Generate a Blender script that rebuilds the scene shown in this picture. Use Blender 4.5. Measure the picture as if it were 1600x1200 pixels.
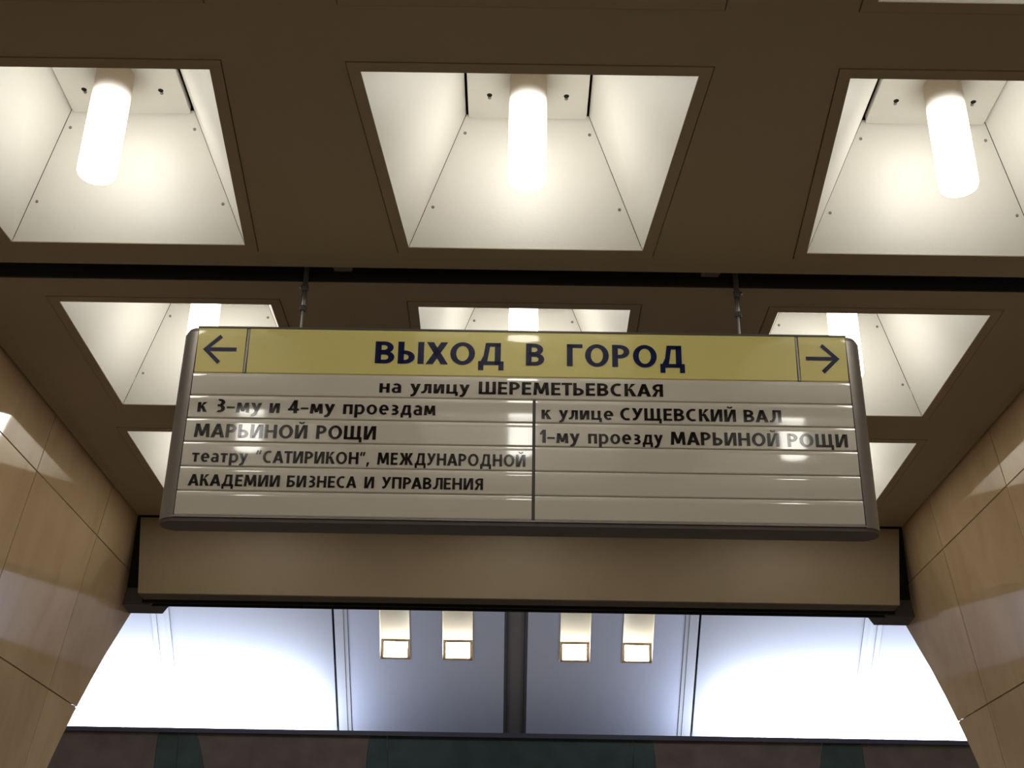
import bpy, math, random
from mathutils import Matrix, Vector

# ------------------------------------------------------------------ scene, camera, world, exposure
for o in list(bpy.data.objects):
    bpy.data.objects.remove(o, do_unlink=True)
scene = bpy.context.scene
COL = scene.collection
random.seed(7)
CH = 1.6                                   # eye height above the hall floor; z below is measured from the eye

cd = bpy.data.cameras.new('camera')
cd.sensor_width = 36.0
cd.lens = 1987.0 / 1600.0 * 36.0
cd.clip_start = 0.02
cd.clip_end = 100
cam = bpy.data.objects.new('camera', cd)
COL.objects.link(cam)
PITCH, ROLL, YAW = 0.457459, 0.0173109, -0.0049574
fw = Vector((math.sin(YAW) * math.cos(PITCH), math.cos(YAW) * math.cos(PITCH), math.sin(PITCH)))
rt = Vector((math.cos(YAW), -math.sin(YAW), 0))
up = rt.cross(fw)
r2 = math.cos(ROLL) * rt + math.sin(ROLL) * up
u2 = -math.sin(ROLL) * rt + math.cos(ROLL) * up
M = Matrix((r2, u2, -fw)).transposed().to_4x4()
M.translation = Vector((-0.0146, 0, CH))
cam.matrix_world = M
scene.camera = cam

vs = scene.view_settings
scene.display_settings.display_device = 'sRGB'
vs.view_transform = 'Standard'
vs.look = 'None'
vs.exposure = 0.15
vs.gamma = 1.0
vs.use_curve_mapping = False

LAMP = 8.3            # radiance of the frosted tubes
LAMP_COL = (1.0, 0.975, 0.895)
DOWN = 32.0            # radiance of the platform downlights
COVE_W = 90.0         # watts of each fluorescent line behind the cornice
w = bpy.data.worlds.new('station_air')
scene.world = w
w.use_nodes = True
w.node_tree.nodes['Background'].inputs[0].default_value = (0.9, 0.8, 0.65, 1)
w.node_tree.nodes['Background'].inputs[1].default_value = 0.26


def area(name, loc, size_x, size_y, watts, col, direction):
    l = bpy.data.lights.new(name, 'AREA')
    l.shape = 'RECTANGLE'
    l.size, l.size_y, l.energy, l.color = size_x, size_y, watts, col
    o = bpy.data.objects.new(name, l)
    COL.objects.link(o)
    o.location = (loc[0], loc[1], loc[2] + CH)
    o.rotation_euler = Vector(direction).to_track_quat('-Z', 'Y').to_euler()
    return o


# fluorescent lines lying in the trough behind the platform cornice, lighting the vault above them
for cx in (-1, 1):
    area('cove_tube_light', (cx * 3.05, 8.67, 1.56), 3.2, 0.05, COVE_W, (0.73, 0.81, 1.0), (0, 0.35, 1))


# added fill lights, unseen above the beam, brightening the middle of the vault
for cx in (-1.4, 1.4):
    area('platform_fill_light', (cx, 6.3, 2.75), 1.6, 0.3, 13.0, (0.84, 0.90, 1.0), (0, 0.1, -1))


# ------------------------------------------------------------------ materials
def mat(name, col, rough=0.5, metal=0.0, ior=1.5, bump=0.0, bscale=60, vary=0.0, vscale=4, coat=0.0, emit=None, estr=0):
    m = bpy.data.materials.new(name)
    m.use_nodes = True
    nt = m.node_tree
    b = nt.nodes['Principled BSDF']
    b.inputs['Base Color'].default_value = (*col, 1)
    b.inputs['Roughness'].default_value = rough
    b.inputs['Metallic'].default_value = metal
    b.inputs['IOR'].default_value = ior
    if coat:
        b.inputs['Coat Weight'].default_value = coat
        b.inputs['Coat Roughness'].default_value = 0.05
    tc = nt.nodes.new('ShaderNodeTexCoord')
    if vary:
        n = nt.nodes.new('ShaderNodeTexNoise')
        n.inputs['Scale'].default_value = vscale
        n.inputs['Detail'].default_value = 6
        nt.links.new(tc.outputs['Object'], n.inputs['Vector'])
        r = nt.nodes.new('ShaderNodeValToRGB')
        r.color_ramp.elements[0].position, r.color_ramp.elements[1].position = 0.3, 0.7
        r.color_ramp.elements[0].color = (*[c * (1 - vary) for c in col], 1)
        r.color_ramp.elements[1].color = (*[min(1, c * (1 + vary)) for c in col], 1)
        nt.links.new(n.outputs['Fac'], r.inputs['Fac'])
        nt.links.new(r.outputs['Color'], b.inputs['Base Color'])
    if bump:
        n = nt.nodes.new('ShaderNodeTexNoise')
        n.inputs['Scale'].default_value = bscale
        n.inputs['Detail'].default_value = 3
        nt.links.new(tc.outputs['Object'], n.inputs['Vector'])
        bp = nt.nodes.new('ShaderNodeBump')
        bp.inputs['Strength'].default_value = bump
        bp.inputs['Distance'].default_value = 0.002
        nt.links.new(n.outputs['Fac'], bp.inputs['Height'])
        nt.links.new(bp.outputs['Normal'], b.inputs['Normal'])
    if emit:
        b.inputs['Emission Color'].default_value = (*emit, 1)
        b.inputs['Emission Strength'].default_value = estr
    return m


M_CEIL = mat('ceiling_paint', (0.345, 0.268, 0.17), 0.55, bump=0.15, bscale=250, vary=0.05, vscale=2)
M_FRAME = mat('frame_paint', (0.34, 0.26, 0.165), 0.5, bump=0.1, bscale=250)
M_WHITE = mat('coffer_white', (0.80, 0.78, 0.72), 0.42, bump=0.12, bscale=180)
M_PLATE = mat('plate_white', (0.78, 0.75, 0.68), 0.4, bump=0.1, bscale=200)
M_DARK = mat('void_black', (0.012, 0.011, 0.010), 0.9)
M_GREY = mat('dark_grey_metal', (0.10, 0.095, 0.09), 0.5)
M_STEEL = mat('zinc_steel', (0.42, 0.42, 0.40), 0.35, metal=1.0)
M_SCREW = mat('screw_steel', (0.30, 0.29, 0.27), 0.35, metal=0.8)
M_ALU = mat('sign_aluminium', (0.33, 0.30, 0.28), 0.38, metal=0.55, bump=0.05, bscale=300)
M_SLAT = mat('sign_slat_grey', (0.76, 0.71, 0.63), 0.055, ior=1.85, bump=0.02, bscale=18)
M_YEL = mat('sign_slat_yellow', (0.86, 0.77, 0.29), 0.06, ior=1.7, bump=0.02, bscale=18)
M_NAVY = mat('lettering_navy', (0.012, 0.018, 0.085), 0.08, ior=1.58)
M_INK = mat('lettering_black', (0.012, 0.011, 0.012), 0.08, ior=1.58)
M_FLOOR = mat('floor_granite', (0.44, 0.39, 0.33), 0.25, vary=0.25, vscale=40)
M_VAULT = mat('vault_white', (0.57, 0.58, 0.62), 0.5, bump=0.05, bscale=100)
M_VGREY = mat('vault_grey', (0.74, 0.77, 0.90), 0.5, bump=0.05, bscale=100)
M_VRIB = mat('vault_rib', (0.66, 0.67, 0.70), 0.45)
M_SHELL = mat('vault_backing', (0.10, 0.095, 0.09), 0.7)
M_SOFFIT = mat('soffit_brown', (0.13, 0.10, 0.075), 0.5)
M_BASE = mat('sign_base_brown', (0.115, 0.10, 0.085), 0.5)
M_STRIP = mat('vault_strip_grey', (0.34, 0.32, 0.33), 0.6)
M_BROWN = mat('track_wall_brown', (0.135, 0.10, 0.08), 0.3, vary=0.2, vscale=8)
M_GREEN = mat('track_wall_green', (0.042, 0.066, 0.058), 0.3, vary=0.2, vscale=8)
M_LIP = mat('cornice_metal', (0.055, 0.05, 0.075), 0.4)


def marble():
    m = mat('pylon_marble', (0.56, 0.43, 0.285), 0.05, ior=1.9)
    nt = m.node_tree
    b = nt.nodes['Principled BSDF']
    tc = nt.nodes.new('ShaderNodeTexCoord')
    mp = nt.nodes.new('ShaderNodeMapping')
    mp.inputs['Scale'].default_value = (1.0, 2.2, 0.9)
    mp.inputs['Rotation'].default_value = (0.25, 0, 0)
    nt.links.new(tc.outputs['Object'], mp.inputs['Vector'])
    n = nt.nodes.new('ShaderNodeTexNoise')
    n.inputs['Scale'].default_value = 3.0
    n.inputs['Detail'].default_value = 9
    n.inputs['Distortion'].default_value = 0.8
    nt.links.new(mp.outputs['Vector'], n.inputs['Vector'])
    r = nt.nodes.new('ShaderNodeValToRGB')
    e = r.color_ramp.elements
    e[0].position, e[0].color = 0.28, (0.62, 0.435, 0.245, 1)
    e[1].position, e[1].color = 0.72, (0.72, 0.53, 0.325, 1)
    oi = nt.nodes.new('ShaderNodeObjectInfo')
    mx = nt.nodes.new('ShaderNodeMix')
    mx.data_type = 'RGBA'
    mx.blend_type = 'MULTIPLY'
    mx.inputs[0].default_value = 1.0
    rr = nt.nodes.new('ShaderNodeMapRange')
    rr.inputs['To Min'].default_value = 0.88
    rr.inputs['To Max'].default_value = 1.06
    nt.links.new(oi.outputs['Random'], rr.inputs['Value'])
    nt.links.new(n.outputs['Fac'], r.inputs['Fac'])
    nt.links.new(r.outputs['Color'], mx.inputs[6])
    nt.links.new(rr.outputs['Result'], mx.inputs[7])
    nt.links.new(mx.outputs[2], b.inputs['Base Color'])
    return m


M_MARBLE = marble()


def tube_mat():
    """frosted glass tube: the bulb inside sits in the lower two thirds, so the glow fades out towards the cap"""
    m = mat('frosted_tube', (0.44, 0.36, 0.27), 0.35)
    nt = m.node_tree
    b = nt.nodes['Principled BSDF']
    tc = nt.nodes.new('ShaderNodeTexCoord')
    sp = nt.nodes.new('ShaderNodeSeparateXYZ')
    nt.links.new(tc.outputs['Object'], sp.inputs[0])
    mr = nt.nodes.new('ShaderNodeMapRange')
    mr.interpolation_type = 'SMOOTHERSTEP'
    mr.inputs['From Min'].default_value = 0.262      # object z: metres above the ceiling plane
    mr.inputs['From Max'].default_value = 0.140
    mr.inputs['To Min'].default_value = 0.0
    mr.inputs['To Max'].default_value = LAMP
    nt.links.new(sp.outputs['Z'], mr.inputs['Value'])
    b.inputs['Emission Color'].default_value = (*LAMP_COL, 1)
    nt.links.new(mr.outputs['Result'], b.inputs['Emission Strength'])
    return m


M_TUBE = tube_mat()
M_GLASS = mat('downlight_glass', (0.9, 0.85, 0.75), 0.3, emit=(1.0, 0.92, 0.78), estr=DOWN)


# ------------------------------------------------------------------ mesh helpers (points are world points, z from the eye)
class MB:
    def __init__(s):
        s.v, s.f = [], []

    def poly(s, pts):
        i = len(s.v)
        s.v += [tuple(p) for p in pts]
        s.f.append(tuple(range(i, i + len(pts))))

    def box(s, x0, x1, y0, y1, z0, z1):
        s.hexa([(x0, y0, z0), (x1, y0, z0), (x1, y1, z0), (x0, y1, z0)], [(x0, y0, z1), (x1, y0, z1), (x1, y1, z1), (x0, y1, z1)])

    def hexa(s, a, b):
        """two matching loops joined into a closed solid"""
        i, n = len(s.v), len(a)
        s.v += [tuple(p) for p in a] + [tuple(p) for p in b]
        s.f.append(tuple(range(i + n - 1, i - 1, -1)))
        s.f.append(tuple(range(i + n, i + 2 * n)))
        for k in range(n):
            q = (k + 1) % n
            s.f.append((i + k, i + q, i + n + q, i + n + k))

    def lathe(s, cx, cy, prof, n=28):
        """prof: list of (radius, z), turned about the vertical through cx, cy"""
        i = len(s.v)
        for r, z in prof:
            for k in range(n):
                a = 2 * math.pi * k / n
                s.v.append((cx + r * math.cos(a), cy + r * math.sin(a), z))
        for j in range(len(prof) - 1):
            for k in range(n):
                q = (k + 1) % n
                s.f.append((i + j * n + k, i + j * n + q, i + (j + 1) * n + q, i + (j + 1) * n + k))
        s.f.append(tuple(i + k for k in range(n - 1, -1, -1)))
        s.f.append(tuple(i + (len(prof) - 1) * n + k for k in range(n)))

    def build(s, name, m, parent=None, smooth=False):
        ox, oy, oz = ROOT.get(parent.name, (0, 0, -CH)) if parent else (0, 0, -CH)
        me = bpy.data.meshes.new(name)
        me.from_pydata([(x - ox, y - oy, z - oz) for x, y, z in s.v], [], s.f)
        me.materials.append(m)
        if smooth:
            me.shade_smooth()
            try:
                me.set_sharp_from_angle(angle=math.radians(35))
            except Exception:
                pass
        me.update()
        o = bpy.data.objects.new(name, me)
        COL.objects.link(o)
        if parent:
            o.parent = parent
            ROOT[o.name] = (ox, oy, oz)
        return o


ROOT = {}                                   # empties and parts: the world point their local frame starts from


def tag(o, label, cat=None, group=None, kind=None):
    o['label'] = label
    if cat:
        o['category'] = cat
    if group:
        o['group'] = group
    if kind:
        o['kind'] = kind
    return o


def empty(name, loc):
    o = bpy.data.objects.new(name, None)
    o.empty_display_size = 0.1
    COL.objects.link(o)
    o.location = (loc[0], loc[1], loc[2] + CH)
    ROOT[o.name] = tuple(loc)
    return o


def copy_tree(o, parent=None):
    c = o.copy()
    COL.objects.link(c)
    if parent:
        c.parent = parent
    for ch in list(o.children):
        copy_tree(ch, c)
    return c


def structure(name, label):
    o = empty(name, (0, 0, -CH))
    return tag(o, label, kind='structure')


# ------------------------------------------------------------------ setting: ceilings
H = 1.70                                    # underside of the ceiling above the eye
PITCHX = 0.982
# coffer openings: half width at near side, half width at far side, y near, y far
ROWS = {
    -1: (0.355, 0.345, -0.660, 0.000),  # unseen row, added for more light on the sign and ceiling
    0: (0.355, 0.338, 1.030, 1.813),
    1: (0.342, 0.291, 2.030, 2.691),
    2: (0.286, 0.292, 2.988, 3.640),
    3: (0.290, 0.294, 3.848, 4.450),
}
COLX = {-1: 0.985, 0: 0.985, 1: 0.990, 2: 0.970, 3: 1.015}
FR = 0.027                                  # frame width
GAP = 0.0022


def cell(mb, x0, x1, y0, y1, hole):
    """flat ceiling cell with a four-cornered hole; returns walls of the hole too"""
    z, t = H, 0.018
    o = [(x0, y0), (x1, y0), (x1, y1), (x0, y1)]
    for k in range(4):
        q = (k + 1) % 4
        mb.poly([(*o[k], z), (*hole[k], z), (*hole[q], z), (*o[q], z)])
        mb.poly([(*o[k], z + t), (*o[q], z + t), (*hole[q], z + t), (*hole[k], z + t)])
        mb.poly([(*hole[k], z), (*hole[k], z + t), (*hole[q], z + t), (*hole[q], z)])


def opening(row, cx, grow=0.0):
    a, b, y0, y1 = ROWS[row]
    return [(cx - a - grow, y0 - grow), (cx + a + grow, y0 - grow), (cx + b + grow, y1 + grow), (cx - b - grow, y1 + grow)]


KW = 1.004                                  # the marble stands a finger behind the ceiling edge


def wall_x(y, z):
    """inner face of the marble pylons (positive side)"""
    return 1.5825 * KW - 0.0215 * y + 0.14 * (H * KW - z)


ceiling = structure('ceiling', 'flat beige-brown coffered ceiling with a dark slot across it')


def ceiling_slab(rows, bounds, half):
    mb = MB()
    for i, row in enumerate(rows):
        y0, y1 = bounds[i], bounds[i + 1]
        c = COLX[row]
        xs = [-half(y0), -c / 2, c / 2, half(y0)]
        xs2 = [-half(y1), -c / 2, c / 2, half(y1)]
        for k, cx in enumerate((-c, 0, c)):
            hole = opening(row, cx, FR + GAP)
            o = [(xs[k], y0), (xs[k + 1], y0), (xs2[k + 1], y1), (xs2[k], y1)]
            z, t = H, 0.018
            for a in range(4):
                q = (a + 1) % 4
                mb.poly([(*o[a], z), (*hole[a], z), (*hole[q], z), (*o[q], z)])
                mb.poly([(*o[a], z + t), (*o[q], z + t), (*hole[q], z + t), (*hole[a], z + t)])
                mb.poly([(*hole[a], z), (*hole[a], z + t), (*hole[q], z + t), (*hole[q], z)])
            mb.poly([(xs[k], y0, z), (xs[k + 1], y0, z), (xs[k + 1], y0, z + t), (xs[k], y0, z + t)])
            mb.poly([(xs2[k], y1, z), (xs2[k + 1], y1, z), (xs2[k + 1], y1, z + t), (xs2[k], y1, z + t)])
            for sx, a, b in ((0, xs, xs2), (2, xs, xs2)):
                if k == sx:
                    e = k if k == 0 else k + 1
                    mb.poly([(a[e], y0, z), (b[e], y1, z), (b[e], y1, z + t), (a[e], y0, z + t)])
    return mb


ceiling_slab([-1, 0, 1], [-0.80, 0.50, 1.922, 2.792], lambda y: 2.6).build('ceiling_panel', M_CEIL, ceiling)
ceiling_slab([2, 3], [2.868, 3.745, 4.652], lambda y: 1.5825 - 0.0215 * y - 0.003).build('ceiling_panel', M_CEIL, ceiling)
b = MB()
b.box(-2.6, 2.6, -3.0, -0.804, H, H + 0.018)
b.build('ceiling_panel', M_CEIL, ceiling)
# dark space above the slot and the panels
b = MB()
b.box(-2.7, 2.7, -3.0, 4.66, 2.30, 2.33)
b.build('ceiling_backing', M_DARK, ceiling)
b = MB()
b.box(-2.7, 2.7, 2.765, 2.775, H + 0.10, 2.30)
b.box(-2.7, 2.7, 2.905, 2.915, H + 0.05, 2.30)
b.box(-2.55, 2.55, 2.8600, 2.8672, H + 0.0005, H + 0.05)  # added black strip hides the lit slab edge so the slot reads dark
b.build('slot_dark_lining', M_DARK, ceiling)
b = MB()
b.box(-2.7, 2.7, 2.874, 2.902, H + 0.02, H + 0.05)
b.build('slot_channel', M_GREY, ceiling)
for x0, x1 in ((-0.502, -0.437), (0.448, 0.512)):
    b = MB()
    b.hexa([(x0 + .006, 2.796, H + .010), (x1 - .006, 2.796, H + .010), (x1 - .012, 2.832, H + .012), (x0 + .008, 2.832, H + .012)],
           [(x0, 2.796, H + .09), (x1, 2.796, H + .09), (x1 - .004, 2.838, H + .09), (x0 + .004, 2.838, H + .09)])
    b.build('slot_bracket', M_SOFFIT, ceiling)

# beam closing the passage ceiling towards the platform
b = MB()
b.hexa([(-1.437, 4.662, 1.392), (1.437, 4.662, 1.392), (1.437, 4.675, 1.392), (-1.437, 4.675, 1.392)],
       [(-1.470, 4.662, H - .006), (1.470, 4.662, H - .006), (1.470, 4.675, H - .006), (-1.470, 4.675, H - .006)])
b.build('beam_fascia', M_CEIL, ceiling)
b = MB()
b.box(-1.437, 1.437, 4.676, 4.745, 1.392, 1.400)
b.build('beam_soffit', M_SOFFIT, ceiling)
b = MB()
b.box(-1.45, 1.45, 4.772, 4.785, 1.388, 1.44)
b.box(-1.45, 1.45, 4.800, 4.812, 1.384, 1.44)
b.build('beam_trim', M_DARK, ceiling)
b = MB()
b.hexa([(-1.585, 4.80, 1.43), (1.585, 4.80, 1.43), (1.585, 4.90, 1.43), (-1.585, 4.90, 1.43)],
       [(-1.585, 4.685, 1.70), (1.585, 4.685, 1.70), (1.585, 4.90, 1.70), (-1.585, 4.90, 1.70)])
b.box(-1.585, 1.585, 4.685, 4.90, 1.70, 2.9)
b.build('beam_dark_filler', M_DARK, ceiling)  # black filler added behind the beam to darken gaps and block platform light
for s in (-1, 1):
    b = MB()
    b.hexa([(s * 1.66, 4.79, 1.384), (s * 1.424, 4.79, 1.384), (s * 1.396, 4.885, 1.376), (s * 1.66, 4.885, 1.376)],
           [(s * 1.66, 4.79, 1.45), (s * 1.40, 4.79, 1.45), (s * 1.345, 4.885, 1.45), (s * 1.66, 4.885, 1.45)])
    b.build('beam_end_block', M_GREY, ceiling)

# ------------------------------------------------------------------ setting: marble pylons
COLS = [2.52, 3.132, 3.745, 4.357, 4.97, 5.58]
LEV = [-1.60, -1.250, -0.698, -0.145, 0.407, 0.959, 1.511, 2.0]
EDGE = [(-1.6, 4.40), (0.0, 4.40), (0.5, 4.45), (0.73, 4.535), (0.86, 4.585), (1.0, 4.655), (1.15, 4.735), (1.37, 4.885), (1.43, 4.925), (1.8, 5.20)]


ED = [(-1.6, 4.444)] + [(z * KW, y * KW) for z, y in EDGE[1:]] + [(2.2, 5.5)]


def far_edge(z):
    for (z0, y0), (z1, y1) in zip(ED, ED[1:]):
        if z <= z1:
            return y0 + (y1 - y0) * max(0, (z - z0)) / (z1 - z0)
    return ED[-1][1]


for side, s in (('left', -1), ('right', 1)):
    wl = structure('wall_' + side, 'polished beige marble pylon flank on the %s of the passage' % side)
    J = 0.0022
    for r in range(len(LEV) - 1):
        z0, z1 = LEV[r] + J, LEV[r + 1] - J
        for c in range(len(COLS) - 1):
            y0, y1 = COLS[c] + J, COLS[c + 1] - J
            if c == 0:
                y0 = 2.93 + 0.0
            zs = [z0 + (z1 - z0) * k / 5 for k in range(6)]
            L = [(y0, z) for z in zs if far_edge(z) > y0 + .004]
            R = [(min(y1, far_edge(z)), z) for z in zs if far_edge(z) > y0 + .004]
            if len(L) < 2:
                continue
            out = random.uniform(0, 0.0008)
            loop = R + L[::-1]
            front = [(s * (wall_x(y, z) - out), y, z) for y, z in loop]
            back = [(s * (wall_x(y, z) + 0.03), y, z) for y, z in loop]
            mb = MB()
            if s < 0:
                mb.hexa(back, front)
            else:
                mb.hexa(front, back)
            mb.build('marble_slab', M_MARBLE, wl)
    zs = [-1.6 + 3.70 * k / 120 for k in range(121)]
    loop = [(far_edge(z) - 0.0003, z) for z in zs] + [(2.935, z) for z in zs[::-1]]
    mb = MB()
    mb.hexa([(s * (wall_x(y, z) + 0.028), y, z) for y, z in loop], [(s * 3.2, y, z) for y, z in loop])
    mb.build('pylon_core', M_SHELL, wl)
    for z0, z1 in zip(LEV, LEV[1:]):          # the face the pylon turns to the hall
        mb = MB()
        a = [(s * (wall_x(2.93, z) - 0.0005), z) for z in (z0 + J, z1 - J)]
        loop = [(a[0][0], z0 + J), (s * 3.2, z0 + J), (s * 3.2, z1 - J), (a[1][0], z1 - J)]
        loop = loop if s > 0 else loop[::-1]
        mb.hexa([(x, 2.930, z) for x, z in loop][::-1], [(x, 2.910, z) for x, z in loop][::-1])
        mb.build('marble_slab', M_MARBLE, wl)

# ------------------------------------------------------------------ setting: floor
fl = MB()
fl.box(-7, 7, -6, 9.2, -1.70, -1.60)
tag(fl.build('floor', M_FLOOR), 'stone floor of the hall and platform', kind='structure')

# ------------------------------------------------------------------ setting: platform vault and track wall
vault = structure('ceiling', 'pale curved platform vault of broad panels and ribs')
P0, P1 = (8.93, 1.69), (8.20, 2.346)        # foot and upper point of the flat lower stretch


def prof(t):
    if t <= 1.15:
        return (P0[0] + (P1[0] - P0[0]) * t, P0[1] + (P1[1] - P0[1]) * t)
    k = (t - 1.15) / 0.85                    # quarter-ish arc back to the pylon side
    a0, rad = math.radians(48.1), 2.05
    cy, cz = prof(1.15)[0] - rad * math.cos(math.radians(41.9)) * 1.0, prof(1.15)[1] - rad * math.sin(math.radians(41.9)) * 1.0
    ang = math.radians(41.9) + k * math.radians(86)
    return (cy + rad * math.cos(ang), cz + rad * math.sin(ang))


NRM = Vector((0, P0[1] - P1[1], P0[0] - P1[0]))   # along (y, z): into the vault
NRM = Vector((0, 0.656, 0.73)).normalized()


def vpt(x, t, d=0.0):
    y, z = prof(t)
    e = 1e-3
    ya, za = prof(t - e)
    yb, zb = prof(t + e)
    n = Vector((0, (zb - za), -(yb - ya))).normalized()
    return (x, y + n.y * d, z + n.z * d)


TS = [-0.04, 0.25, 0.5, 0.75, 1.0, 1.15] + [1.15 + 0.85 * k / 8 for k in range(1, 9)]


def vault_strip(mb, x0, x1, ts, d0, d1):
    """solid strip following the vault from depth d0 (room side) to d1"""
    for a, c in zip(ts, ts[1:]):
        mb.hexa([vpt(x0, a, d0), vpt(x1, a, d0), vpt(x1, a, d1), vpt(x0, a, d1)],
                [vpt(x0, c, d0), vpt(x1, c, d0), vpt(x1, c, d1), vpt(x0, c, d1)])


NICHE_T0, NICHE_T1 = 0.625, 1.12
NX = [(-0.912, -0.703), (-0.494, -0.284), (0.290, 0.500), (0.707, 0.918)]
mb = MB()
vault_strip(mb, -5.5, 5.5, TS, 0.13, 0.16)
vault_strip(mb, -1.22, 1.22, [t for t in TS if t < 0.6] + [0.6], 0.03, 0.13)
mb.build('vault_backing', M_SHELL, vault)
mb = MB()
vault_strip(mb, -0.10, 0.10, TS, 0.025, 0.13)
mb.build('vault_strip', M_STRIP, vault)
for sgn in (-1, 1):
    mb = MB()
    xa, xb = (-1.118, -0.078) if sgn < 0 else (0.078, 1.118)
    hs = [n for n in NX if n[0] * sgn > 0]
    lo = [t for t in TS if t < NICHE_T0] + [NICHE_T0]
    hi = [NICHE_T1] + [t for t in TS if t > NICHE_T1]
    vault_strip(mb, xa, xb, lo, 0, 0.02)
    vault_strip(mb, xa, xb, hi, 0, 0.02)
    cuts = [xa, hs[0][0], hs[0][1], hs[1][0], hs[1][1], xb]
    for k in (0, 2, 4):
        vault_strip(mb, cuts[k], cuts[k + 1], [NICHE_T0, NICHE_T1], 0, 0.02)
    tag(mb.build('vault_panel', M_VGREY, vault), 'grey vault panel holding two small square lamps')
    for a, c, m, d0, nm in ((1.1195, 1.146, M_VRIB, -0.004, 'vault_rib'), (1.1462, 1.205, M_VRIB, -0.007, 'vault_rib'), (1.222, 2.296, M_VAULT, 0.0, 'vault_panel'),
                            (2.299, 2.326, M_VRIB, -0.006, 'vault_rib'), (2.3262, 2.384, M_VRIB, -0.001, 'vault_rib'),
                            (2.3865, 2.418, M_VRIB, -0.006, 'vault_rib'), (2.421, 4.2, M_VAULT, 0.0, 'vault_panel')):
        mb = MB()
        x0, x1 = (a, c) if sgn > 0 else (-c, -a)
        vault_strip(mb, x0, x1, TS, d0, 0.02)
        mb.build(nm, m, vault)
# dark strip with two thin battens up the middle
mb = MB()
vault_strip(mb, -0.062, -0.052, TS, 0.012, 0.025)
vault_strip(mb, 0.052, 0.062, TS, 0.012, 0.025)
mb.build('vault_batten', M_SHELL, vault)

wb = structure('wall_back', 'dark brown and green stone track wall under the lit cornice')


def wall_piece(name, m, xt0, xt1, xb0, xb1, zt=1.606, zb=1.30, y=8.47):
    mb = MB()
    k = (zt + 1.6) / (zt - zb)
    # the slanted edges keep their slope for the stretch the photograph shows, then run straight down
    a = [(xt0, y, zt), (xt1, y, zt), (xb1, y, zb), (xb0, y, zb)]
    mb.hexa([(p[0], p[1] + 0.03, p[2]) for p in a], a)
    a = [(xb0, y, zb - .004), (xb1, y, zb - .004), (xb1, y, -1.6), (xb0, y, -1.6)]
    mb.hexa([(p[0], p[1] + 0.03, p[2]) for p in a], a)
    return mb.build(name, m, wb)


g = 0.002
wall_piece('stone_panel', M_BROWN, -4.6, -2.329 - g, -4.6, -2.324 - g)
wall_piece('stone_panel', M_GREEN, -2.329, -2.194 - g, -2.324, -2.180 - g)
wall_piece('stone_panel', M_GREEN, -2.194, -2.076, -2.180, -1.983)
wall_piece('stone_panel', M_BROWN, -2.076 + g, -0.950 - g, -1.983 + g, -0.958 - g)
wall_piece('stone_panel', M_GREEN, -0.950, -0.834 - g, -0.958, -0.804 - g)
wall_piece('stone_panel', M_GREEN, -0.834, 0.775 - g, -0.804, 0.770 - g)
wall_piece('stone_panel', M_GREEN, 0.775, 0.905, 0.770, 0.919)
wall_piece('stone_panel', M_BROWN, 0.905 + g, 2.009 - g, 0.919 + g, 1.959 - g)
wall_piece('stone_panel', M_GREEN, 2.009, 2.262, 1.959, 2.272)
wall_piece('stone_panel', M_BROWN, 2.262 + g, 4.6, 2.272 + g, 4.6)
mb = MB()
mb.box(-4.7, 4.7, 8.51, 9.1, -1.6, 1.52)
mb.build('wall_backing', M_DARK, wb)
mb = MB()
mb.box(-4.7, 4.7, 8.440, 8.452, 1.590, 1.619)
mb.box(-4.7, 4.7, 8.452, 8.500, 1.608, 1.612)
mb.build('cornice', M_LIP, wb)

# ------------------------------------------------------------------ coffer lights
PLATE_Z = 0.30                              # lamp plate above the ceiling plane
LY = 0.382                                  # lamp axis behind the near side of the opening


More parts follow.
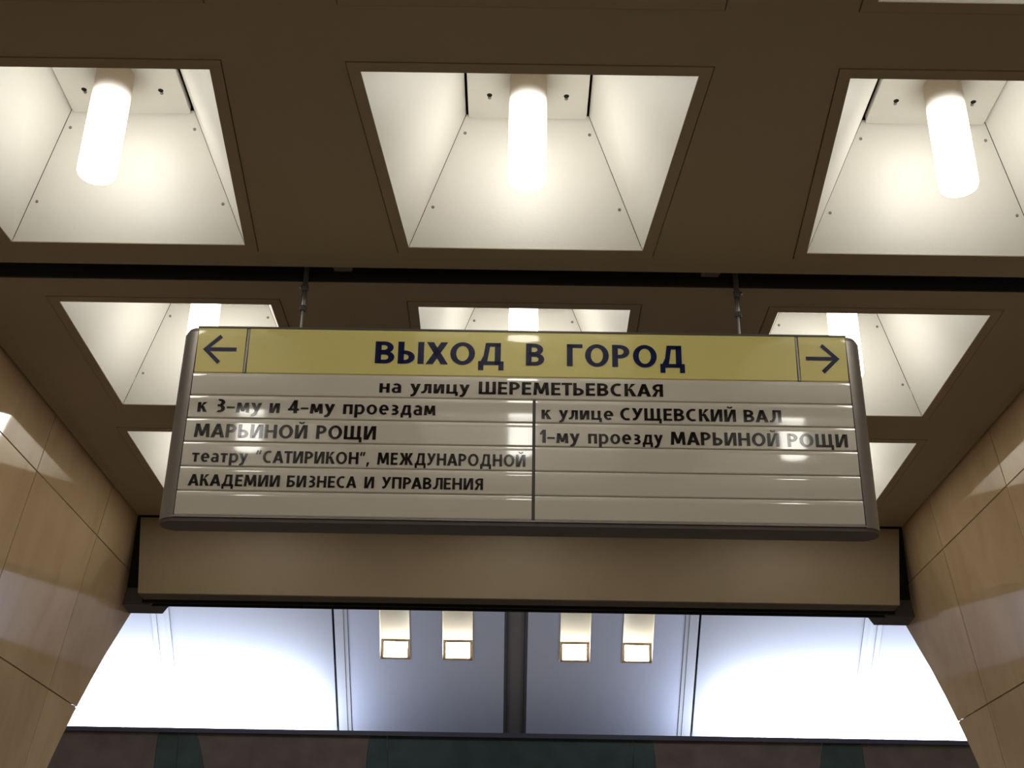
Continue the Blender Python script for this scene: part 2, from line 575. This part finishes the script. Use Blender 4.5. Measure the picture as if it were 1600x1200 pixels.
def coffer_light(row, cx):
    a, bb, y0, y1 = ROWS[row]
    root = empty('coffer_light', (cx, y0, H))
    ly = y0 + LY if row < 2 else y0 + LY + 0.01
    # frame: four bars
    op, fo = opening(row, cx), opening(row, cx, FR)
    for k in range(4):
        q = (k + 1) % 4
        mb = MB()
        mb.hexa([(*op[k], H - .0015), (*op[q], H - .0015), (*fo[q], H - .0015), (*fo[k], H - .0015)],
                [(*op[k], H + .014), (*op[q], H + .014), (*fo[q], H + .014), (*fo[k], H + .014)])
        mb.build('frame_bar', M_FRAME, root)
    # four sloping sheets
    th, tz = 0.154, H + PLATE_Z + 0.012
    ty0, ty1 = ly - 0.150, ly + 0.150
    top = [(cx - th, ty0), (cx + th, ty0), (cx + th, ty1), (cx - th, ty1)]
    zb = H + 0.001
    ctr = Vector((cx, (y0 + y1) / 2, H + .15))
    far = None
    for k in range(4):
        q = (k + 1) % 4
        p = [Vector((*op[k], zb)), Vector((*op[q], zb)), Vector((*top[q], tz)), Vector((*top[k], tz))]
        e = (p[1] - p[0]).normalized()
        p[0] += e * .0012
        p[1] -= e * .0012
        p[3] += e * .0012
        p[2] -= e * .0012
        n = (p[1] - p[0]).cross(p[3] - p[0]).normalized()
        if n.dot(ctr - p[0]) > 0:
            n = -n
        mb = MB()
        mb.hexa([v + n * .004 for v in p], p)
        sh = mb.build('side_sheet', M_WHITE, root)
        if k == 2:
            far = (p, n, sh)
    # small screws along the edges of the far sheet (p0 right bottom, p1 left bottom, p2 left top, p3 right top)
    p, n, sh = far
    for f in (0.30, 0.86):
        for s in (0, 1):
            lo, hi = (p[0], p[3]) if s == 0 else (p[1], p[2])
            c = lo.lerp(hi, f) + (p[1] - p[0]).normalized() * (0.016 if s == 0 else -0.016)
            u = (p[1] - p[0]).normalized()
            v = n.cross(u)
            mb = MB()
            ring = [c + (u * math.cos(t) + v * math.sin(t)) * .0042 for t in [math.pi * 2 * i / 10 for i in range(10)]]
            ring2 = [c + (u * math.cos(t) + v * math.sin(t)) * .0026 - n * .0016 for t in [math.pi * 2 * i / 10 for i in range(10)]]
            mb.hexa(ring, ring2)
            mb.build('screw', M_SCREW, sh)
    # lamp plate: a folded tray with rounded corners
    hw = 0.147
    pz = H + PLATE_Z
    mb = MB()
    loop = []
    for sx, sy, a0 in ((1, 1, 0), (-1, 1, 90), (-1, -1, 180), (1, -1, 270)):
        for k in range(5):
            t = math.radians(a0 + 22.5 * k)
            loop.append((cx + sx * (hw - .008) + .008 * math.cos(t), ly + sy * (hw - .008) + .008 * math.sin(t)))
    mb.hexa([(x, y, pz) for x, y in loop], [(x, y, pz + .02) for x, y in loop])
    plate = mb.build('lamp_plate', M_PLATE, root)
    for sx in (-1, 1):
        for sy in (-1, 1):
            kx, ky = cx + sx * .0937, ly + sy * .058
            mb = MB()
            ring = [(kx + .0066 * math.cos(t), ky + .0066 * math.sin(t), pz - .0006) for t in [math.pi * 2 * i / 14 for i in range(14)]]
            mb.hexa(ring, [(x, y, pz + .001) for x, y, z in ring])
            mb.box(kx - .0030, kx + .0030, ky - .0005, ky + .0135, pz - .0006, pz + .001)
            mb.build('keyhole', M_DARK, plate)
            mb = MB()
            mb.lathe(kx, ky + .010, [(.0035, pz - .003), (.0042, pz - .0015), (.0042, pz)], 10)
            mb.build('screw', M_SCREW, plate)
    # closed back of the recess
    mb = MB()
    mb.box(cx - .20, cx + .20, ly - .19, ly + .19, pz + .09, pz + .10)
    mb.build('recess_back', M_DARK, root)
    # frosted tube
    mb = MB()
    zb = H + 0.004
    r = 0.0445
    mb.lathe(cx, ly, [(r * .80, zb), (r * .93, zb + .003), (r * .985, zb + .009), (r, zb + .018)] + [(r, zb + .018 + (pz - zb - .018) * k / 14) for k in range(1, 15)], 36)
    mb.build('frosted_tube', M_TUBE, root, smooth=True)
    return root


LABELS = {
    (1, 0): 'flared white coffer light with glowing tube, cut off by the left picture edge',
    (1, 1): 'flared white coffer light with glowing tube, middle one in front of the dark slot',
    (1, 2): 'flared white coffer light with glowing tube, cut off by the right picture edge',
    (2, 0): "square white coffer light whose tube stands behind the sign's left arrow end",
    (2, 1): "square white coffer light showing only a strip above the sign's navy title",
    (2, 2): "square white coffer light whose tube stands behind the sign's right arrow end",
    (3, 0): "square white coffer light, small triangle of it visible beside the sign's lower left end",
    (3, 1): 'square white coffer light wholly covered by the sign, last row before the beam',
    (3, 2): "square white coffer light, small triangle of it visible beside the sign's lower right end",
    (-1, 0): 'unseen white coffer light added above the viewer to light the sign, on the left',
    (-1, 1): 'unseen white coffer light added above the viewer to light the sign, in the middle',
    (-1, 2): 'unseen white coffer light added above the viewer to light the sign, on the right',
    (0, 0): 'flared white coffer light overhead, above the left picture edge and nearest the viewer',
    (0, 1): 'flared white coffer light overhead, above the middle of the picture and nearest the viewer',
    (0, 2): 'flared white coffer light, only its lit far rim showing at the top right corner',
}
for row in (1, 2, 3, 0, -1):
    proto = None
    for i, k in enumerate((-1, 0, 1)):
        cx = k * COLX[row]
        if proto is None:
            proto = o = coffer_light(row, cx)
        else:
            o = copy_tree(proto)
            o.location.x = cx
        tag(o, LABELS[(row, i)], 'ceiling light', 'coffer lights in rows across the ceiling')

# ------------------------------------------------------------------ platform downlights set into the vault
DL = ['small square lamp niche in the grey vault panel, leftmost of four', 'small square lamp niche just left of the dark middle strip of the vault',
      'small square lamp niche just right of the dark middle strip of the vault', 'small square lamp niche in the grey vault panel, rightmost of four']
for i, (x0, x1) in enumerate(NX):
    root = empty('recessed_downlight', vpt((x0 + x1) / 2, NICHE_T0))
    tag(root, DL[i], 'downlight', 'square downlights in the platform vault')
    e = 0.0015
    x0, x1 = x0 + e, x1 - e
    t0, t1, tl = NICHE_T0 + .003, NICHE_T1 - .003, 0.735
    dl, dd = 0.075, 0.050
    mb = MB()                                # side walls and back reflector
    for x, sg in ((x0, 1), (x1, -1)):
        mb.hexa([vpt(x, t0, -0.002), vpt(x, t1, -0.002), vpt(x, t1, .11), vpt(x, t0, .11)],
                [vpt(x + sg * .003, t0, -0.002), vpt(x + sg * .003, t1, -0.002), vpt(x + sg * .003, t1, .11), vpt(x + sg * .003, t0, .11)])
    mb.hexa([vpt(x0 + .003, tl, dl), vpt(x1 - .003, tl, dl), vpt(x1 - .003, t1, dd), vpt(x0 + .003, t1, dd)],
            [vpt(x0 + .003, tl, .11), vpt(x1 - .003, tl, .11), vpt(x1 - .003, t1, .11), vpt(x0 + .003, t1, .11)])
    mb.hexa([vpt(x0 + .003, t1 - .006, -0.002), vpt(x1 - .003, t1 - .006, -0.002), vpt(x1 - .003, t1 - .006, dd), vpt(x0 + .003, t1 - .006, dd)],
            [vpt(x0 + .003, t1, -0.002), vpt(x1 - .003, t1, -0.002), vpt(x1 - .003, t1, dd), vpt(x0 + .003, t1, dd)])
    mb.build('niche_box', M_WHITE, root)
    mb = MB()                                # lamp glass on the sloping foot of the niche
    ins = .024
    mb.hexa([vpt(x0 + ins, t0 + .012, .004), vpt(x1 - ins, t0 + .012, .004), vpt(x1 - ins, tl - .012, dl - .004), vpt(x0 + ins, tl - .012, dl - .004)],
            [vpt(x0 + ins, t0 + .012, .03), vpt(x1 - ins, t0 + .012, .03), vpt(x1 - ins, tl - .012, dl + .03), vpt(x0 + ins, tl - .012, dl + .03)])
    mb.build('lamp_glass', M_GLASS, root)
    mb = MB()                                # frame around the glass
    fo = [(x0 + .004, t0), (x1 - .004, t0), (x1 - .004, tl), (x0 + .004, tl)]
    fi = [(x0 + ins, t0 + .012), (x1 - ins, t0 + .012), (x1 - ins, tl - .012), (x0 + ins, tl - .012)]

    def lp(x, t, k):
        return vpt(x, t, dl * (t - t0) / (tl - t0) + k)
    for k in range(4):
        q = (k + 1) % 4
        mb.hexa([lp(*fo[k], -.002), lp(*fo[q], -.002), lp(*fi[q], -.002), lp(*fi[k], -.002)],
                [lp(*fo[k], .012), lp(*fo[q], .012), lp(*fi[q], .012), lp(*fi[k], .012)])
    mb.build('lamp_frame', mat('downlight_frame', (0.16, 0.11, 0.065), 0.5) if i == 0 else bpy.data.materials['downlight_frame'], root)

# ------------------------------------------------------------------ lettering: own letterforms, cap height 1
S, T = 0.200, 0.168


class G:
    """one letter as a list of flat outlines (each a filled convex piece)"""
    def __init__(s, width):
        s.w, s.p = width, []

    def r(s, x0, y0, x1, y1):
        s.p.append([(x0, y0), (x1, y0), (x1, y1), (x0, y1)])
        return s

    def q(s, *pts):
        s.p.append(list(pts))
        return s

    def stem(s, x, y0=0.0, y1=1.0, k=S):
        return s.r(x, y0, x + k, y1)

    def ring(s, cx, cy, rx, ry, a0=0, a1=360, sx=S, sy=T, n=28):
        n = max(4, int(n * abs(a1 - a0) / 360))
        for k in range(n):
            a, b = math.radians(a0 + (a1 - a0) * k / n), math.radians(a0 + (a1 - a0) * (k + 1) / n)
            s.p.append([(cx + rx * math.cos(a), cy + ry * math.sin(a)), (cx + rx * math.cos(b), cy + ry * math.sin(b)),
                        (cx + (rx - sx) * math.cos(b), cy + (ry - sy) * math.sin(b)), (cx + (rx - sx) * math.cos(a), cy + (ry - sy) * math.sin(a))])
        return s

    def bowl(s, x0, xr, y0, y1, t=T, sx=S):
        ry = (y1 - y0) / 2
        rx = min(xr - x0, ry * 1.12)
        xc = xr - rx
        if xc > x0:
            s.r(x0, y0, xc, y0 + t).r(x0, y1 - t, xc, y1)
        return s.ring(xc, y0 + ry, rx, ry, -90, 90, sx, t)

    def mirror(s):
        s.p = [[(s.w - x, y) for x, y in q][::-1] for q in s.p]
        return s


def glyphs():
    d = {}
    D = 0.225
    d['А'] = G(.80).q((0, 0), (D, 0), (.50, 1), (.285, 1)).q((.80 - D, 0), (.80, 0), (.515, 1), (.30, 1)).r(.17, .21, .63, .21 + T * .95)
    d['Б'] = G(.62).stem(0).r(0, 1 - T, .56, 1).bowl(.1, .62, 0, .60)
    d['В'] = G(.64).stem(0).bowl(.1, .60, .45, 1).bowl(.1, .64, 0, .57)
    d['Г'] = G(.54).stem(0).r(0, 1 - T, .54, 1)
    d['Д'] = G(.84).r(0, 0, .84, T).r(0, -.24, S * .86, .02).r(.84 - S * .86, -.24, .84, .02).stem(.54).r(.24, 1 - T, .72, 1)
    d['Д'].q((.07, T * .9), (.07 + D, T * .9), (.33, .42), (.17, .42)).q((.17, .42), (.33, .42), (.40, .98), (.235, .98))
    d['Е'] = G(.53).stem(0).r(0, 0, .53, T).r(0, .425, .49, .425 + T).r(0, 1 - T, .53, 1)
    d['Ж'] = G(1.08).stem(.44)
    for m in (0, 1):
        f = (lambda p: (1.08 - p[0], p[1])) if m else (lambda p: p)
        d['Ж'].q(*[f(p) for p in ((0, 0), (.245, 0), (.46, .47), (.30, .54))])
        d['Ж'].q(*[f(p) for p in ((.04, 1), (.275, 1), (.46, .56), (.30, .47))])
        d['Ж'].q(*[f(p) for p in ((.29, .45), (.46, .43), (.46, .60), (.29, .56))])
    d['З'] = G(.58).ring(.255, .745, .295, .268, -85, 124).ring(.255, .285, .325, .298, -124, 85).r(.13, .425, .32, .425 + T)
    d['И'] = G(.72).stem(0).stem(.52).q((S - .02, .0), (S + .06, .06), (.54, 1), (.46, .94)).q((.10, 0), (.28, 0), (.62, 1), (.44, 1))
    d['Й'] = G(.72)
    d['Й'].p = list(d['И'].p)
    d['Й'].ring(.36, 1.27, .19, .19, 195, 345, .10, .10)
    d['К'] = G(.66).stem(0).q((.18, .46), (.30, .62), (.63, 1), (.385, 1)).q((.18, .46), (.16, .56), (.36, .62), (.30, .40)).q((.22, .56), (.40, .62), (.68, 0), (.42, 0))
    d['Л'] = G(.72).stem(.52).r(.20, 1 - T, .60, 1).q((.19, .35), (.385, .42), (.40, 1), (.205, 1)).q((.10, .155), (.27, .06), (.385, .42), (.19, .35)).q((0, 0), (.13, -.012), (.27, .06), (.10, .155), (0, .155))
    d['М'] = G(.90).q((.0, 0), (S * .96, 0), (S * .96 + .055, 1), (.055, 1)).q((.90 - S * .96, 0), (.90, 0), (.845, 1), (.845 - S * .96, 1))
    d['М'].q((.08, 1), (.29, 1), (.545, .10), (.355, .10)).q((.61, 1), (.82, 1), (.545, .10), (.355, .10))
    d['Н'] = G(.71).stem(0).stem(.51).r(.1, .425, .6, .425 + T)
    d['О'] = G(.82).ring(.41, .5, .41, .515)
    d['П'] = G(.70).stem(0).stem(.50).r(.1, 1 - T, .6, 1)
    d['Р'] = G(.60).stem(0).bowl(.1, .60, .38, 1)
    d['С'] = G(.66).ring(.42, .5, .42, .515, 62, 298)
    d['Т'] = G(.60).stem(.20).r(0, 1 - T, .60, 1)
    d['У'] = G(.70).q((0, 1), (.225, 1), (.435, .36), (.285, .30)).q((.485, 1), (.70, 1), (.40, .26), (.235, .36)).q((.235, .36), (.40, .26), (.34, .12), (.20, .20)).q((.05, .0), (.20, -.01), (.34, .13), (.18, .22), (.05, .155))
    d['Х'] = G(.74).q((0, 0), (.24, 0), (.725, 1), (.49, 1)).q((.50, 0), (.74, 0), (.25, 1), (.015, 1))
    d['Ш'] = G(.98).stem(0).stem(.39).stem(.78).r(0, 0, .98, T)
    d['Щ'] = G(1.07).stem(0).stem(.39).stem(.78).r(0, 0, 1.07, T).r(1.07 - S * .8, -.22, 1.07, .02)
    d['Ь'] = G(.60).stem(0).bowl(.1, .60, 0, .60)
    d['Ы'] = G(.86).stem(0).bowl(.1, .56, 0, .60).stem(.66)
    d['Я'] = G(.62).stem(0).bowl(.1, .60, .40, 1).q((.26, .46), (.42, .43), (.65, 0), (.41, 0)).mirror()
    x = .745
    s, t = .185, .15

    d['а'] = G(.52).stem(.335, 0, .50, s).ring(.26, .49, .26, .265, 0, 140, s, t).ring(.215, .215, .215, .23, 90, 270, s * .95, t * .85).r(.20, .31, .40, .31 + t * .85).r(.20, -.015, .30, .12).q((.28, -.015), (.30, .13), (.36, .20), (.36, .04))
    d['д'] = G(.66).r(0, 0, .66, t).r(0, -.20, s * .85, .02).r(.66 - s * .85, -.20, .66, .02).stem(.42, 0, x, s).r(.18, x - t, .56, x).q((.06, t * .9), (.25, t * .9), (.34, x), (.18, x))
    d['е'] = G(.58).ring(.295, x / 2, .295, x / 2 + .012, 0, 312, s, t).r(.10, .315, .575, .315 + t * .85)
    d['з'] = G(.50).ring(.215, .545, .255, .213, -85, 128, s, t).ring(.22, .205, .28, .222, -128, 85, s, t).r(.11, .305, .28, .305 + t)
    d['и'] = G(.59).stem(0, 0, x, s).stem(.59 - s, 0, x, s).q((.09, 0), (.26, 0), (.50, x), (.33, x))
    d['к'] = G(.53).stem(0, 0, x, s).q((.16, .33), (.14, .43), (.29, .48), (.26, .30)).q((.17, .36), (.28, .48), (.515, x), (.295, x)).q((.18, .42), (.33, .47), (.55, 0), (.32, 0))
    d['л'] = G(.57).stem(.57 - s, 0, x, s).r(.17, x - t, .48, x).q((.16, .26), (.335, .30), (.345, x), (.17, x)).q((.08, .14), (.23, .05), (.335, .30), (.16, .26)).q((0, 0), (.12, -.01), (.23, .05), (.08, .14), (0, .14))
    d['м'] = G(.70).q((0, 0), (s, 0), (s + .04, x), (.04, x)).q((.70 - s, 0), (.70, 0), (.66, x), (.66 - s, x)).q((.06, x), (.24, x), (.43, .09), (.27, .09)).q((.46, x), (.64, x), (.43, .09), (.27, .09))
    d['н'] = G(.57).stem(0, 0, x, s).stem(.57 - s, 0, x, s).r(.1, .30, .5, .30 + t)
    d['о'] = G(.64).ring(.32, x / 2, .32, x / 2 + .014, sx=s, sy=t)
    d['п'] = G(.57).stem(0, 0, x, s).stem(.57 - s, 0, x, s).r(.1, x - t, .5, x)
    d['р'] = G(.61).stem(0, -.26, x, s).ring(.315, x / 2, .30, x / 2 + .014, -125, 125, s, t)
    d['т'] = G(.49).stem(.245 - s / 2, 0, x, s).r(0, x - t, .49, x)
    d['у'] = G(.58).q((0, x), (.20, x), (.385, .14), (.22, .10)).q((.39, x), (.58, x), (.355, -.02), (.19, .06)).q((.19, .06), (.355, -.02), (.29, -.17), (.15, -.06)).q((.03, -.26), (.17, -.265), (.29, -.17), (.15, -.06), (.03, -.125))
    d['ц'] = G(.65).stem(0, 0, x, s).stem(.57 - s, 0, x, s).r(0, 0, .65, t).r(.65 - s * .85, -.19, .65, .02)
    d['1'] = G(.36).stem(.36 - S).q((0, .70), (.07, .60), (.26, .80), (.18, 1), (.16, 1 - .02))
    d['3'] = G(.54).ring(.245, .745, .27, .262, -80, 118).ring(.245, .285, .29, .30, -118, 80).r(.13, .44, .30, .44 + T * .95)
    d['4'] = G(.60).stem(.30).r(0, .20, .60, .20 + T * .92).q((0, .20), (.175, .26), (.44, 1), (.30, 1)).q((0, .34), (.05, .20), (.18, .34), (.16, .42))
    d['–'] = G(.46).r(.02, .31, .44, .31 + T * .8)
    d[','] = G(.24).q((.02, -.20), (.12, -.20), (.24, .17), (.05, .17))
    d['“'] = G(.40).q((0, .70), (.14, .70), (.19, 1.04), (.09, 1.04)).q((.20, .70), (.34, .70), (.39, 1.04), (.29, 1.04))
    d['”'] = G(.40).q((0, .68), (.10, .68), (.19, 1.02), (.05, 1.02)).q((.20, .68), (.30, .68), (.39, 1.02), (.25, 1.02))
    return d


GL = glyphs()
TIGHT = {('Г', 'О'): -.03, ('Р', 'А'): -.05, ('А', 'Т'): -.05, ('К', 'А'): -.02, ('у', 'л'): -.03, ('С', 'К'): .02, ('“', 'С'): .02, ('Н', '”'): -.02, ('”', ','): -.04, ('Т', 'Ь'): -.01}


def word(mb, text, x0, x1, zbase, cap, y, zc, tl):
    """set a word between x0 and x1 on the vertical plane y, letters a hair thick"""
    gap = 0.115
    pos, x = [], 0.0
    for i, ch in enumerate(text):
        pos.append(x)
        adv = GL[ch].w + gap
        if i + 1 < len(text):
            adv += TIGHT.get((ch, text[i + 1]), 0)
        if ch in 'АТУЛКХу–' or (i + 1 < len(text) and text[i + 1] in 'АТУХу–'):
            adv -= 0.05
        x += adv
    width = pos[-1] + GL[text[-1]].w
    k = (x1 - x0) / width
    for ch, px in zip(text, pos):
        for pc in GL[ch].p:
            area2 = sum(a[0] * b[1] - b[0] * a[1] for a, b in zip(pc, pc[1:] + pc[:1]))
            pts = pc if area2 > 0 else pc[::-1]
            mb.poly([(x0 + (px + px_) * k, y - tl * (zbase + pz * cap - zc), zbase + pz * cap) for px_, pz in pts])


# ------------------------------------------------------------------ the hanging sign
TILT_H = math.tan(math.radians(3.3))      # the yellow header slats a little more
TILT = math.tan(math.radians(2.0))        # each slat is tipped a little, top edge forward
D = 2.834                                   # plane of the lettered face
TH = 0.076                                  # thickness of the box
XL, XR = -0.8242, 0.8118
ZT, ZB = 1.5405, 1.0375
sign = empty('direction_sign', ((XL + XR) / 2, D + TH / 2, ZB))
tag(sign, 'long hanging sign with yellow exit header and grey slats of black street names', 'sign')
b = MB()
b.box(XL, XR, D + .006, D + TH - .004, ZB - .004, ZT)
b.build('sign_body', M_DARK, sign)
# half-round aluminium end posts, a lip over the slats at the front
for s, x in ((-1, XL), (1, XR)):
    b = MB()
    R = TH / 2
    yc = D + R - .001
    n = 18
    loop = [(x + s * (.0005 + .040 * math.cos(a)), yc - R * math.sin(a)) for a in [math.pi / 2 - math.pi * k / n for k in range(n + 1)]]
    b.hexa([(px, py, ZB - .006) for px, py in loop], [(px, py, ZT - .010) for px, py in loop])
    cap = [(x + s * (.0005 + .034 * math.cos(a)), yc - R * .93 * math.sin(a)) for a in [math.pi / 2 - math.pi * k / n for k in range(n + 1)]]
    i = len(b.v)
    b.hexa([(px, py, ZT - .010) for px, py in loop], [(px, py, ZT + .001) for px, py in cap])
    b.build('end_post', M_ALU, sign, smooth=True)
b = MB()
b.box(XL - .002, XR + .002, D - .001, D + TH - .002, ZT + .0005, ZT + .0055)
b.build('top_rail', M_GREY, sign)
b = MB()
b.box(XL - .001, XR + .001, D - .0015, D + .006, ZB - .0045, ZB - .0005)
b.build('bottom_rail', M_ALU, sign)
b = MB()
nn = 14
lo = [(XL - .038 * math.sin(math.pi * k / nn), D + TH / 2 - (TH / 2 - .002) * math.cos(math.pi * k / nn)) for k in range(nn + 1)]
hi = [(XR + .038 * math.sin(math.pi * k / nn), D + TH / 2 + (TH / 2 - .002) * math.cos(math.pi * k / nn)) for k in range(nn + 1)]
b.hexa([(x, y, ZB - .014) for x, y in (lo + hi)][::-1], [(x, y, ZB - .006) for x, y in (lo + hi)][::-1])
b.build('bottom_plate', M_BASE, sign)


def slat(x0, x1, z0, z1, m, label=None):
    """a lacquered slat, very slightly crowned, its edges turned back"""
    mb = MB()
    n = 10
    j = .0014
    z0, z1 = z0 + j, z1 - j
    us = [-1 + 2 * k / n for k in range(n + 1)]
    zz = [(z0 + z1) / 2 + (z1 - z0) / 2 * u for u in us]
    yy = [D - .00015 * (1 - u * u) for u in us]
    yy[0] = yy[-1] = D + .0016
    tl = TILT_H if m is M_YEL else TILT
    yy = [y - tl * (z - (z0 + z1) / 2) for y, z in zip(yy, zz)]
    zz[1], zz[-2] = z0 + .0022, z1 - .0022
    loop = list(zip(yy, zz)) + [(D + .0055, z1), (D + .0055, z0)]
    mb.hexa([(x0 + j, y, z) for y, z in loop], [(x1 - j, y, z) for y, z in loop])
    o = mb.build('slat', m, sign, smooth=True)
    if label:
        o['label'] = label
    return o


ROWZ = [1.5405, 1.4150, 1.3530, 1.2905, 1.2275, 1.1630, 1.1005, 1.0375]
XM = 0.0268
YT = D - .0011
words = {
    'head': [('ВЫХОД', -.3735, -.0505), ('В', .0050, .0512), ('ГОРОД', .1078, .4030)],
    'r1': [('на', -.3571, -.3031), ('улицу', -.2808, -.1332), ('ШЕРЕМЕТЬЕВСКАЯ', -.1110, .3458)],
    'l2': [('к', -.8008, -.7771), ('3–му', -.7581, -.6429), ('и', -.6239, -.5986), ('4–му', -.5781, -.4629), ('проездам', -.4424, -.2153)],
    'l3': [('МАРЬИНОЙ', -.8006, -.5253), ('РОЩИ', -.5034, -.3579)],
    'l4': [('театру', -.7979, -.6631), ('“САТИРИКОН”,', -.6445, -.3690), ('МЕЖДУНАРОДНОЙ', -.3504, .0069)],
    'l5': [('АКАДЕМИИ', -.7995, -.5799), ('БИЗНЕСА', -.5630, -.3958), ('И', -.3774, -.3543), ('УПРАВЛЕНИЯ', -.3359, -.0936)],
    'r2': [('к', .0449, .0685), ('улице', .0873, .2208), ('СУЩЕВСКИЙ', .2381, .5221), ('ВАЛ', .5410, .6335)],
    'r3': [('1–му', .0406, .1386), ('проезду', .1588, .3408), ('МАРЬИНОЙ', .3595, .6236), ('РОЩИ', .6438, .7898)],
}
base = {'head': (1.4478, .0603), 'r1': (1.3660, .0338), 'l2': (1.3060, .0350), 'l3': (1.2385, .0355), 'l4': (1.1735, .0310), 'l5': (1.1120, .0292), 'r2': (1.3010, .0325), 'r3': (1.2372, .0342)}


MIDZ = {k: (ROWZ[r] + ROWZ[r + 1]) / 2 for k, r in dict(head=0, r1=1, l2=2, l3=3, l4=4, l5=5, r2=2, r3=3).items()}


def letters(key, parent, m):
    for t, x0, x1 in words[key]:
        mb = MB()
        word(mb, t, x0, x1, base[key][0], base[key][1], YT, MIDZ[key], TILT_H if key == 'head' else TILT)
        mb.build('lettering', m, parent)


def stroke(mb, a, b_, wd, y):
    d = Vector((b_[0] - a[0], b_[1] - a[1])).normalized()
    n = Vector((-d.y, d.x)) * wd / 2
    mb.poly([(a[0] + n.x, y, a[1] + n.y), (a[0] - n.x, y, a[1] - n.y), (b_[0] - n.x, y, b_[1] - n.y), (b_[0] + n.x, y, b_[1] + n.y)][::-1])


def arrow(parent, tip, s):
    mb = MB()
    tx, tz = tip
    wd = .0102
    stroke(mb, (tx + s * .010, tz), (tx + s * .0835, tz), wd, YT)
    for k in (-1, 1):
        a = (tx, tz)
        e = (tx + s * .0425, tz + k * .0365)
        d = Vector((e[0] - a[0], e[1] - a[1])).normalized()
        n = Vector((-d.y, d.x)) * wd / 2
        if n.x * s > 0:
            n = -n
        # outer edge meets the point, inner edge stops where the two barbs join
        pts = [(tx - s * .001, tz), (e[0] + n.x, e[1] + n.y), (e[0] - n.x, e[1] - n.y), (tx + s * .0125, tz)]
        ar = sum(p[0] * q[1] - q[0] * p[1] for p, q in zip(pts, pts[1:] + pts[:1]))
        if ar < 0:
            pts = pts[::-1]
        mb.poly([(p[0], YT - .0001, p[1]) for p in pts])
    zc = (ROWZ[0] + ROWZ[1]) / 2
    mb.v = [(x, y - TILT_H * (z - zc), z) for x, y, z in mb.v]
    return mb.build('arrow', M_NAVY, parent)


DVL, DVR = -.6975, .6875
o = slat(XL, DVL - .003, ROWZ[1], ROWZ[0], M_YEL, 'yellow slat with a navy arrow pointing left')
arrow(o, (-.8065, 1.4797), 1)
o = slat(DVL + .003, DVR - .003, ROWZ[1], ROWZ[0], M_YEL, 'wide yellow slat with the navy exit title')
letters('head', o, M_NAVY)
o = slat(DVR + .003, XR, ROWZ[1], ROWZ[0], M_YEL, 'yellow slat with a navy arrow pointing right')
arrow(o, (.7910, 1.4785), -1)
for x in (DVL, DVR):
    b = MB()
    b.box(x - .0026, x + .0026, D + .0005, D + .006, ROWZ[1] + .001, ROWZ[0] - .001)
    b.build('divider', M_ALU, sign)
o = slat(XL, XR, ROWZ[2], ROWZ[1], M_SLAT, 'full-width grey slat with one black street name')
letters('r1', o, M_INK)
for k in range(2, 7):
    o = slat(XL, XM - .0022, ROWZ[k + 1], ROWZ[k], M_SLAT)
    if k < 6:
        letters('l%d' % k, o, M_INK)
    o = slat(XM + .0022, XR, ROWZ[k + 1], ROWZ[k], M_SLAT)
    if k < 4:
        letters('r%d' % k, o, M_INK)
b = MB()
b.box(XM - .0020, XM + .0020, D + .0008, D + .006, ROWZ[7] + .001, ROWZ[2] - .001)
b.build('divider', M_GREY, sign)

# ------------------------------------------------------------------ hangers through the slot
for x, lab in ((-0.570, "steel rod hanger with clamp nuts above the sign's left half"), (0.5495, "steel rod hanger with clamp nuts above the sign's right half")):
    y = 2.853
    root = empty('rod_hanger', (x, y, ZT + .006))
    tag(root, lab, 'hanger', 'rods the sign hangs from')
    z0 = ZT + .0057
    for nm, m, pr, n in (('threaded_rod', M_STEEL, [(.0032, z0), (.0032, 1.607)], 12),
                         ('lock_nut', M_GREY, [(.0085, 1.605), (.0098, 1.608), (.0098, 1.615), (.0070, 1.620)], 6),
                         ('sleeve', M_STEEL, [(.0060, 1.620), (.0068, 1.625), (.0068, 1.660), (.0060, 1.664)], 16),
                         ('clamp_collar', M_GREY, [(.0080, 1.664), (.0095, 1.667), (.0095, 1.679), (.0078, 1.684)], 12),
                         ('upper_tube', M_GREY, [(.0070, 1.684), (.0070, 2.30)], 16)):
        mb = MB()
        mb.lathe(x, y, pr, n)
        mb.build(nm, m, root, smooth=(n > 6))
    mb = MB()
    mb.lathe(x + (.0115 if x > 0 else -.0115), y - .004, [(.0028, 1.669), (.0035, 1.671), (.0035, 1.675), (.0028, 1.677)], 8)
    mb.build('clamp_screw', M_STEEL, root)
